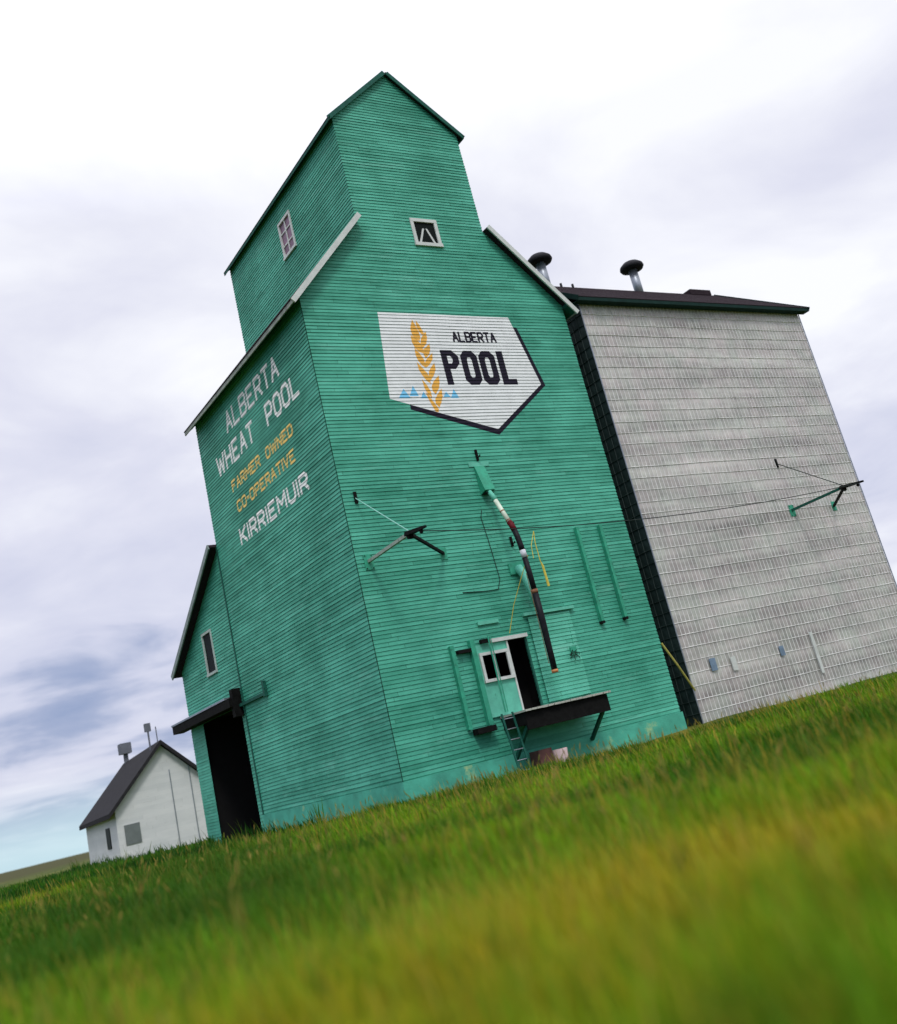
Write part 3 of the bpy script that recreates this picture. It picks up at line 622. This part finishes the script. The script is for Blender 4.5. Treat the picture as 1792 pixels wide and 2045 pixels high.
b.tube(pts, 0.013, 6); tag(b.build('steel_cable', m_wire), 'thin dark cable strung between the two wall brackets', 'cable')
b = MB(); b.tube([(-1.2,-3.08,6.33),(-1.25,-3.08,6.0),(-1.24,-3.08,5.5),(-1.2,-3.08,5.35),(-1.18,-3.08,4.8)], [0.012,0.012,0.014,0.03,0.035], 8); b.tube([(-1.2,-3.08,6.33),(-1.40,-3.08,5.95),(-1.42,-3.06,5.6)], 0.010, 6)
tag(b.build('yellow_rope', m_rope), 'frayed yellow rope hanging from the cable right of the spout', 'rope')
b = MB(); pts = [(-0.12,-1.18,6.1),(-0.30,-0.85,5.55),(-0.52,-0.45,4.85),(-0.70,-0.17,4.12)]
b.tube(pts, 0.012, 6); tag(b.build('tie_rope', m_rope), 'thin yellow rope tied from the spout down to the door lintel', 'rope')
b = MB(); b.tube([(5.03,-0.03,3.02),(5.35,-0.12,2.25),(5.84,-0.04,1.38)], 0.035, 8)
tag(b.build('yellow_strap', mat('faded_yellow_strap', (0.34, 0.31, 0.07), 0.8)), 'yellow strap slanting across the gap between the two buildings', 'strap')

# ------------------------------------------------------------------ metal-clad annex
AN = thing('storage_annex', 'silver grain storage annex clad in metal tiles with dark brown roof', 'annex', (5.812, 0, 0))
AX0, AX1, AD, AH = 5.812, 17.668, 8.0, 15.08
def tin_wall(P, u0, u1, z0, z1, tw, parent, seed, wm, sm_):
    rng = random.Random(seed); mb = MB(); sb = MB(); row = 0.412; nr = int((z1-z0)/row)+1; nc = int((u1-u0)/tw)
    tw = (u1-u0)/nc
    ph = [rng.random()*6 for _ in range(4)]
    def wv(u, k): return 0.009*math.sin(u*0.55+k*1.9+ph[0])+0.005*math.sin(u*1.9+k*0.7+ph[1])
    for k in range(nr):
        za = z1-(k+1)*row; zb = z1-k*row
        if zb <= z0: break
        za = max(za, z0); bul = rng.random()*0.012
        for c in range(nc):
            ua = u0+c*tw; ub = ua+tw; ti = (rng.random()-0.5)*0.004; tj = (rng.random()-0.5)*0.003
            a0, a1 = za+wv(ua, k), za+wv(ub, k); b0, b1 = zb+wv(ua, k-1) if k else zb, zb+wv(ub, k-1) if k else zb
            g = 0.018+rng.random()*0.006
            o00 = 0.016+bul*.5+ti; o10 = 0.016+bul*.5-ti; o01 = 0.008+tj; o11 = 0.008-tj
            # pillowed tile: 2x2 patch
            um = (ua+g+ub)/2; zm0 = (a0+b0)/2; zm1 = (a1+b1)/2; pm = 0.014+bul*0.5+rng.random()*0.003
            q = [(ua+g, o00, a0),(um, (o00+o10)/2+0.004, (a0+a1)/2),(ub, o10, a1),(ua+g, (o00+o01)/2, zm0),(um, pm+0.004, (zm0+zm1)/2),(ub, (o10+o11)/2, zm1),(ua+g, o01, b0),(um, (o01+o11)/2, (b0+b1)/2),(ub, o11, b1)]
            i = len(mb.v); mb.v += [P(*x) for x in q]
            mb.f += [(i,i+1,i+4,i+3),(i+1,i+2,i+5,i+4),(i+3,i+4,i+7,i+6),(i+4,i+5,i+8,i+7)]
            # bottom lip
            mb.v += [P(ua+g, 0.0, a0), P(ub, 0.0, a1)]; mb.f.append((i+9, i+10, i+2, i))
            # standing side seam
            e_ = 0.016
            j = len(sb.v); sb.v += [P(ua, o00, a0), P(ua, o01, b0), P(ua+g*.5, o00+e_, a0), P(ua+g*.5, o01+e_, b0), P(ua+g, o00, a0), P(ua+g, o01, b0)]
            sb.f += [(j, j+2, j+3, j+1), (j+2, j+4, j+5, j+3)]
            j = len(sb.v); hb = 0.016+0.012*rng.random(); sb.v += [P(ua, o00+.002, a0+hb), P(ub, o10+.002, a1+hb), P(ua, o00+.013, a0+hb*.5), P(ub, o10+.013, a1+hb*.5), P(ua, o00+.001, a0), P(ub, o10+.001, a1)]
            sb.f += [(j, j+1, j+3, j+2), (j+2, j+3, j+5, j+4)]
    wo = mb.build('metal_wall', wm, parent); sb.build('standing_seams', sm_, wo); return wo
tin_wall(lambda u,o,z: (u, -o, z), AX0, AX1, 0.1, AH, 0.178, AN, 1, m_tin, m_seam)
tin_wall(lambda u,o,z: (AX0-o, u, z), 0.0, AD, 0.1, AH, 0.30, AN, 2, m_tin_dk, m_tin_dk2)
tin_wall(lambda u,o,z: (AX1+o, u, z), 0.0, AD, 0.1, AH, 0.30, AN, 3, m_tin, m_seam)
b = MB(); b.face([(AX0,AD,0),(AX1,AD,0),(AX1,AD,AH),(AX0,AD,AH)]); b.face([(AX0-.002,0,AH),(AX0-.002,AD,AH),(AX0-.002,AD/2,18.0)]); b.face([(AX1+.002,0,AH),(AX1+.002,AD,AH),(AX1+.002,AD/2,18.0)]); b.build('gable_wall', m_green_dk, AN)
for x in (AX1+0.03, AX0-0.02): MB().tube([(x,-0.03,0.1),(x,-0.03,AH)],0.022,6).build('corner_strip', m_galv, AN)
b = MB()
def slab_y(mb, y0, z0, y1, z1, x0, x1, th):
    d = Vector((0, y1-y0, z1-z0)).normalized(); n = Vector((0, -d.z, d.y));
    if n.z < 0: n = -n
    n *= th; P0 = [Vector((x0,y0,z0)),Vector((x1,y0,z0)),Vector((x1,y1,z1)),Vector((x0,y1,z1))]
    mb.hexa(P0+[p+n for p in P0])
slab_y(b, -0.33, 15.10, AD/2, 18.0, AX0-0.3, AX1+0.3, 0.10); slab_y(b, AD+0.33, 15.10, AD/2+0.001, 18.0, AX0-0.3, AX1+0.3, 0.10)
ar = b.build('roof', m_roof, AN)
# shingle courses
b = MB()
for i in range(22):
    t = i/22; y = -0.33+t*(AD/2+0.33); z = 15.10+t*2.90+0.117; b.hexa([Vector(p) for p in ((AX0-0.3,y,z-.008),(AX1+0.3,y,z-.008),(AX1+0.3,y+0.19,z+0.122),(AX0-0.3,y+0.19,z+0.122),(AX0-0.3,y,z+0.012),(AX1+0.3,y,z+0.012),(AX1+0.3,y+0.19,z+0.128),(AX0-0.3,y+0.19,z+0.128))])
b.build('shingle_course', m_roof, ar)
b = MB(); b.box((AX0-0.31,-0.37,15.03),(AX1+0.31,-0.332,15.17)); b.box((AX0-0.31,-0.33,15.03),(AX1+0.31,-0.06,15.06)); b.build('fascia', m_trim_blk, ar)
for x in (AX0-0.335, AX1+0.305):
    b = MB(); slab_y(b, -0.36, 15.03, AD/2, 17.96, x, x+0.03, 0.18); slab_y(b, AD+0.36, 15.03, AD/2+0.001, 17.96, x, x+0.03, 0.18); b.build('rake_board', m_trim_blk, ar)
for i, x in enumerate((8.33, 13.42)):
    b = MB(); b.tube([(x,4,17.7),(x,4,19.25)],0.19,18); v = b.build('roof_vent', m_galv, AN, True)
    b = MB(); b.lathe((x,4,19.12), [(0.0,0.02),(0.24,0.0),(0.48,0.03),(0.53,0.12),(0.50,0.22),(0.34,0.36),(0.12,0.42),(0.0,0.43)], 24); b.build('vent_cowl', m_dkmetal, v, True)
for x in (9.1, 9.72): MB().tube([(x,4,18.0),(x,4,18.26)],0.05,8).build('vent_stub', m_dkmetal, AN)
MB().box((16.25,3.7,17.95),(17.55,4.3,18.20)).build('ridge_cap', m_roof, AN)
for x0, x1, z0, z1, nm, m_ in ((6.80,7.06,1.84,2.24,'patch_plate',m_bluep),(10.17,10.38,1.82,2.15,'patch_plate',m_bluep),(7.76,7.98,1.70,2.15,'patch_plate',m_white),(11.90,12.03,0.95,2.40,'white_strip',m_white)):  # last entry: white strip laid on the wall for a white stain
    MB().box((x0,-0.085,z0),(x1,-0.06,z1)).build(nm, m_, AN)

# debris against the wall under the platform
b = MB(); b.box((-1.15,-0.75,0.1),(-0.70,-0.30,0.80)); cr = b.build('wooden_crate', m_brick); tag(cr, 'reddish brown box on the grass under the loading platform', 'box')
b = MB(); b.lathe((-0.45,-0.75,0.1), [(0.0,0.0),(0.17,0.0),(0.22,0.60),(0.20,0.61),(0.18,0.58),(0.0,0.57)], 18); tag(b.build('bucket', m_pale, None, True), 'pale pinkish bucket beside the brown box by the wall', 'bucket')

# ------------------------------------------------------------------ small white building behind
Nn = Vector((-3.9, 33.6, 0)); gd = Vector((0.996,-0.092,0)); sdv = Vector((0.0924,0.9957,0)); hw = 2.78; LN = 12.0; zE, zA = 2.72, 5.55
WH = thing('white_building', 'small white gabled building with dark roof in the distance', 'building', tuple(Nn))
def HP_(a, s, z): p = Nn+gd*a+sdv*s; return Vector((p.x, p.y, z))
b = MB(); b.face([HP_(0,0,-.2),HP_(2*hw,0,-.2),HP_(2*hw,0,zE),HP_(hw,0,zA),HP_(0,0,zE)]); b.face([HP_(0,LN,-.2),HP_(2*hw,LN,-.2),HP_(2*hw,LN,zE),HP_(hw,LN,zA),HP_(0,LN,zE)])
b.face([HP_(0,0,-.2),HP_(0,LN,-.2),HP_(0,LN,zE),HP_(0,0,zE)]); b.face([HP_(2*hw,0,-.2),HP_(2*hw,LN,-.2),HP_(2*hw,LN,zE),HP_(2*hw,0,zE)])
b.build('wall', m_house, WH)
for a in (0,1):
    s = -1 if a == 0 else 1; b = MB(); sl_ = (zA-zE)/hw
    lo = (hw+s*(hw+0.35), zE-0.35*sl_); hi = (hw+s*0.001, zA)
    q = [HP_(lo[0],-0.35,lo[1]+.03),HP_(hi[0],-0.35,hi[1]+.03),HP_(hi[0],LN+.3,hi[1]+.03),HP_(lo[0],LN+.3,lo[1]+.03)]
    b.hexa(q+[p+Vector((0,0,0.24)) for p in q]); b.build('roof', m_roofh, WH)
b = MB(); p0, p1 = HP_(1.0,-0.03,0.8), HP_(1.0,-0.03,0.8)
for a0, a1, z0, z1 in ((-0.03,-0.03,0,0),):
    b.hexa([HP_(-0.04,2.5,0.9),HP_(-0.0,2.5,0.9),HP_(-0.0,3.9,0.9),HP_(-0.04,3.9,0.9),HP_(-0.04,2.5,2.0),HP_(-0.0,2.5,2.0),HP_(-0.0,3.9,2.0),HP_(-0.04,3.9,2.0)])
b.build('window', m_glass, WH)
b = MB(); b.hexa([HP_(0.35,-0.04,0.9),HP_(0.35,0.0,0.9),HP_(1.15,0.0,0.9),HP_(1.15,-0.04,0.9),HP_(0.35,-0.04,1.9),HP_(0.35,0.0,1.9),HP_(1.15,0.0,1.9),HP_(1.15,-0.04,1.9)]); b.build('window', mat('grey_window', (0.16,0.18,0.18), 0.3), WH)
for a in (hw+0.25, hw+1.3):
    b = MB(); b.hexa([HP_(a,-0.03,-.1),HP_(a,0.0,-.1),HP_(a+.05,0.0,-.1),HP_(a+.05,-0.03,-.1),HP_(a,-0.03,4.2),HP_(a,0.0,4.2),HP_(a+.05,0.0,4.2),HP_(a+.05,-0.03,4.2)]); b.build('batten', m_galv, WH)
c = HP_(hw,11.0,0); ch = MB().box((c.x-.12,c.y-.12,5.2),(c.x+.12,c.y+.12,6.3)).build('chimney', m_chim, WH); MB().box((c.x-.34,c.y-.34,6.302),(c.x+.34,c.y+.34,6.95)).build('chimney_cap', m_chim, ch)
c = HP_(hw,1.2,0); b = MB(); b.tube([(c.x-.3,c.y,5.3),(c.x-.3,c.y,6.9)],0.05,8); b.tube([(c.x+.15,c.y,5.3),(c.x+.15,c.y,6.7)],0.03,8); b.box((c.x-.46,c.y-.1,6.5),(c.x-.14,c.y+.1,6.95)); b.build('vent_pipe', m_chim, WH)

# ------------------------------------------------------------------ ground
def ss(a, b, x): t = np.clip((x-a)/(b-a), 0, 1); return t*t*(3-2*t)
def gh(x, y):
    x = np.asarray(x, float); y = np.asarray(y, float)
    near = 0.18+0.20*ss(0.5, 7, x)*ss(-12, -4, y)*ss(22, 14, x+0*y)
    bumps = 0.035*np.sin(x*0.9+y*0.4)+0.03*np.sin(x*0.37-y*0.83+1)+0.02*np.sin(2.1*x+1.3*y)
    near = near - 0.10*ss(9, 20, np.hypot(x+14, y-10)*0+np.hypot(x-CAM.x, y-CAM.y))*ss(0, 8, -x-y*0.2)*0
    return near+bumps*ss(60, 30, np.hypot(x, y))
g = bpy.data.meshes.new('ground'); vs_, fs_ = [], []
rs = [0.0]+list(np.geomspace(0.8, 4500, 90)); na = 120
for r in rs:
    for j in range(na):
        t = 2*math.pi*j/na; x, y = CAM.x+r*math.cos(t), CAM.y+r*math.sin(t); vs_.append((x, y, float(gh(x, y))))
for i in range(len(rs)-1):
    for j in range(na): fs_.append((i*na+j, (i+1)*na+j, (i+1)*na+(j+1) % na, i*na+(j+1) % na))
g.from_pydata(vs_, [], fs_); g.shade_smooth()
mg = bpy.data.materials.new('prairie_ground'); mg.use_nodes = True; nt = mg.node_tree; bb = nt.nodes['Principled BSDF']
def gnoise(nt, sc, det=5, st=(1,1,1)):
    t = nt.nodes.new('ShaderNodeTexCoord'); mp = nt.nodes.new('ShaderNodeMapping'); mp.inputs['Scale'].default_value = st; nt.links.new(t.outputs['Object'], mp.inputs[0])
    n = nt.nodes.new('ShaderNodeTexNoise'); n.inputs['Scale'].default_value = sc; n.inputs['Detail'].default_value = det; nt.links.new(mp.outputs[0], n.inputs['Vector']); return n.outputs[0]
r = nt.nodes.new('ShaderNodeValToRGB'); nt.links.new(gnoise(nt, 0.35, 7), r.inputs[0])
r.color_ramp.elements[0].position = 0.38; r.color_ramp.elements[0].color = (0.022, 0.06, 0.006, 1); r.color_ramp.elements[1].position = 0.66; r.color_ramp.elements[1].color = (0.13, 0.13, 0.025, 1)
# far fields: stubble browns
sx = nt.nodes.new('ShaderNodeTexCoord'); ln = nt.nodes.new('ShaderNodeVectorMath'); ln.operation = 'LENGTH'; nt.links.new(sx.outputs['Object'], ln.inputs[0])
mr = nt.nodes.new('ShaderNodeMapRange'); nt.links.new(ln.outputs['Value'], mr.inputs[0]); mr.inputs[1].default_value = 60; mr.inputs[2].default_value = 110
mxn = nt.nodes.new('ShaderNodeMix'); mxn.data_type = 'RGBA'; nt.links.new(mr.outputs[0], mxn.inputs[0]); nt.links.new(r.outputs[0], mxn.inputs[6]); mxn.inputs[7].default_value = (0.055, 0.055, 0.018, 1)
nt.links.new(mxn.outputs[2], bb.inputs['Base Color']); bb.inputs['Roughness'].default_value = 0.95; bb.inputs['Specular IOR Level'].default_value = 0.1
g.materials.append(mg); go = bpy.data.objects.new('ground', g); COL.objects.link(go); go['kind'] = 'structure'

# grass blades, thinning with distance
def vnoise(x, y, s):
    return (np.sin(x*s+1.3*np.sin(y*s*0.7+.5))+np.sin(y*s*1.13+1.1*np.sin(x*s*0.61+2))+np.sin((x+y)*s*0.57+4))/6+0.5
def sample(n, r0, r1, a0, a1):
    r = np.sqrt(RNG.uniform(r0*r0, r1*r1, n)); a = np.radians(RNG.uniform(a0, a1, n)); return CAM.x+r*np.sin(a), CAM.y+r*np.cos(a), r
sets = [(26000, 1.3, 5, -5, 75), (62000, 5, 12, -5, 75), (105000, 12, 29, 2, 72), (26000, 29, 62, 2, 24)]
XS, YS, RS = [], [], []
for s_ in sets:
    x, y, r_ = sample(*s_); ok = ~(((x > -5.08) & (x < 5.08) & (y > -0.08)) | ((x > 5.6) & (x < 17.8) & (y > -0.12)) | ((x > -5.4) & (y > 10) & (y < 15)))
    ok &= ~((x > -4.2) & (x < 2.8) & (y > 33) & (y < 46))
    XS.append(x[ok]); YS.append(y[ok]); RS.append(r_[ok])
x = np.concatenate(XS); y = np.concatenate(YS); r_ = np.concatenate(RS); n = len(x)
cl_ = vnoise(x, y, 1.9)*0.6+vnoise(x, y, 5.3)*0.4
seed = RNG.random(n) < 0.022*(1+2*vnoise(x, y, 0.8))
hgt = (0.13+0.24*cl_)*RNG.uniform(0.55, 1.2, n); hgt = np.where(seed, hgt*1.45+0.05, hgt)
hgt *= 1+1.3*ss(-1.6, -0.2, y)*(vnoise(x, y, 1.7)**2)*(x > -6); hgt *= np.where(x > 1, 1.15, 1.0); hgt = np.where(r_ < 4, hgt*0.85, hgt)
wd = np.clip(0.0035+0.00042*r_, 0.004, 0.022)*RNG.uniform(0.7, 1.3, n)*np.where(seed, 0.6, 1)
ang = RNG.uniform(0, 2*np.pi, n); lean = RNG.uniform(0.05, 0.55, n); la = RNG.uniform(0, 2*np.pi, n)*0.6+0.4
dx, dy = np.cos(ang)*wd, np.sin(ang)*wd; lx, ly = np.cos(la)*lean*hgt, np.sin(la)*lean*hgt; z0 = gh(x, y)-0.02
V = np.empty((n, 5, 3))
V[:,0] = np.stack([x-dx, y-dy, z0], 1); V[:,1] = np.stack([x+dx, y+dy, z0], 1)
V[:,2] = np.stack([x+dx*.8+lx*.35, y+dy*.8+ly*.35, z0+hgt*.6], 1); V[:,3] = np.stack([x-dx*.8+lx*.35, y-dy*.8+ly*.35, z0+hgt*.6], 1)
V[:,4] = np.stack([x+lx, y+ly, z0+hgt], 1)
V = V.reshape(-1, 3).astype(np.float32)
me = bpy.data.meshes.new('grass'); me.vertices.add(len(V)); me.vertices.foreach_set('co', V.ravel())
idx = (np.arange(n)*5)[:, None]+np.array([0,1,2,3,3,2,4])[None]; me.loops.add(7*n); me.loops.foreach_set('vertex_index', idx.ravel().astype(np.int32))
me.polygons.add(2*n); ls = np.stack([np.arange(n)*7, np.arange(n)*7+4], 1).ravel(); me.polygons.foreach_set('loop_start', ls.astype(np.int32))
me.update(calc_edges=True); me.validate()
ca = me.color_attributes.new('tint', 'FLOAT_COLOR', 'POINT')
pn = -0.13+(vnoise(x, y, 0.42)-.5)*0.9+.5+(vnoise(x, y, 1.3)-.5)*0.6+RNG.uniform(-.15, .22, n)-0.10*ss(12, 24, r_)
gA, gB, gC = np.array([0.022,0.105,0.002]), np.array([0.14,0.28,0.006]), np.array([0.40,0.33,0.012])
t1 = np.clip((pn-.15)/.4, 0, 1)[:, None]; t2 = np.clip((pn-.66)/.32, 0, 1)[:, None]
cl3 = (vnoise(x, y, 7.0)-.5)[:, None]; t1 = np.clip(t1+0.12, 0, 1); cc = gA*(1-t1)+gB*t1; cc = cc*(1+0.9*cl3); cc = cc*(1-t2)+gC*t2; cc = np.where(seed[:, None], np.array([0.36,0.27,0.03]), cc); cc *= RNG.uniform(.75, 1.25, n)[:, None]
# a strip of grass on the left has shade painted into its green, greener growth along the walls
ax, ay, bx_, by = -15.8, -15.0, -8.5, 9.0; tt = np.clip(((x-ax)*(bx_-ax)+(y-ay)*(by-ay))/((bx_-ax)**2+(by-ay)**2), 0, 1)
dd = np.hypot(x-ax-tt*(bx_-ax), y-ay-tt*(by-ay)); kd = 0.85*ss(3.4, 1.0, dd+0.8*(vnoise(x, y, 1.3)-.5))[:, None]
kd = np.maximum(kd, 0.25*ss(-4.5, -1.0, y+2*(vnoise(x, y, .9)-.5))[:, None])
cc = cc*(1-kd)+kd*np.array([0.026, 0.085, 0.003])*(0.8+1.0*vnoise(x, y, 2.2)[:, None])
# the verge by the drive door has shade multiplied into its green, drier to the right
cc = np.where((x < -4)[:, None] & (y > 4)[:, None], cc*np.array([0.35,0.6,0.6]), cc)
c4_ = np.ones((n, 5, 4), np.float32); c4_[:, :, :3] = cc[:, None, :]; ca.data.foreach_set('color', c4_.ravel())
gm = bpy.data.materials.new('grass_blade'); gm.use_nodes = True; nt = gm.node_tree; bb = nt.nodes['Principled BSDF']
at = nt.nodes.new('ShaderNodeAttribute'); at.attribute_name = 'tint'; nt.links.new(at.outputs['Color'], bb.inputs['Base Color']); bb.inputs['Roughness'].default_value = 0.65; bb.inputs['Specular IOR Level'].default_value = 0.2
tr = nt.nodes.new('ShaderNodeBsdfTranslucent'); nt.links.new(at.outputs['Color'], tr.inputs[0]); ms = nt.nodes.new('ShaderNodeMixShader'); ms.inputs[0].default_value = 0.3
nt.links.new(bb.outputs[0], ms.inputs[1]); nt.links.new(tr.outputs[0], ms.inputs[2]); nt.links.new(ms.outputs[0], nt.nodes['Material Output'].inputs[0])
me.materials.append(gm)
ns2 = 1900; sx_, sy_, sr_ = sample(ns2, 2.6, 24, 0, 68); ok = ~(((sx_ > -5.3) & (sy_ > -0.3))) & (vnoise(sx_, sy_, 0.9) > 0.38)
sx_, sy_ = sx_[ok], sy_[ok]; SVv, SFf, SCc = [], [], []
for X_, Y_ in zip(sx_, sy_):
    h_ = 0.34+0.30*random.random(); a_ = random.random()*6.28; ln_ = 0.05+0.16*random.random(); z_ = float(gh(X_, Y_)); rr = 0.0022; dead = random.random() < 0.35
    col_ = (0.26,0.21,0.04) if dead else (0.10,0.19,0.01); hc_ = (0.33,0.25,0.05) if dead else (0.19,0.21,0.025)
    P_ = [Vector((X_+math.cos(a_)*ln_*t*t, Y_+math.sin(a_)*ln_*t*t, z_+h_*t)) for t in (0, .5, .8, .86, .93, 1.0)]
    for q_, w_ in ((0,rr),(1,rr),(2,rr),(3,0.010),(4,0.009),(5,0.001)):
        for th in (0, 2.09, 4.19):
            SVv.append((P_[q_].x+w_*math.cos(th), P_[q_].y+w_*math.sin(th), P_[q_].z)); SCc.append((*(col_ if q_ < 3 else hc_), 1))
    b0 = len(SVv)-18
    for q_ in range(5):
        for th in range(3): SFf.append((b0+q_*3+th, b0+q_*3+(th+1)%3, b0+q_*3+3+(th+1)%3, b0+q_*3+3+th))
sm2 = bpy.data.meshes.new('seed_stalks'); sm2.from_pydata(SVv, [], SFf); sm2.update(); cs2 = sm2.color_attributes.new('tint', 'FLOAT_COLOR', 'POINT'); cs2.data.foreach_set('color', np.array(SCc, np.float32).ravel()); sm2.materials.append(gm)
so2 = bpy.data.objects.new('seed_stalks', sm2); COL.objects.link(so2); so2['kind'] = 'stuff'; so2['label'] = 'tall seeding grass stalks scattered through the meadow'
gr = bpy.data.objects.new('grass', me); COL.objects.link(gr); gr['kind'] = 'stuff'; gr['label'] = 'tall green and golden grass around the elevator'
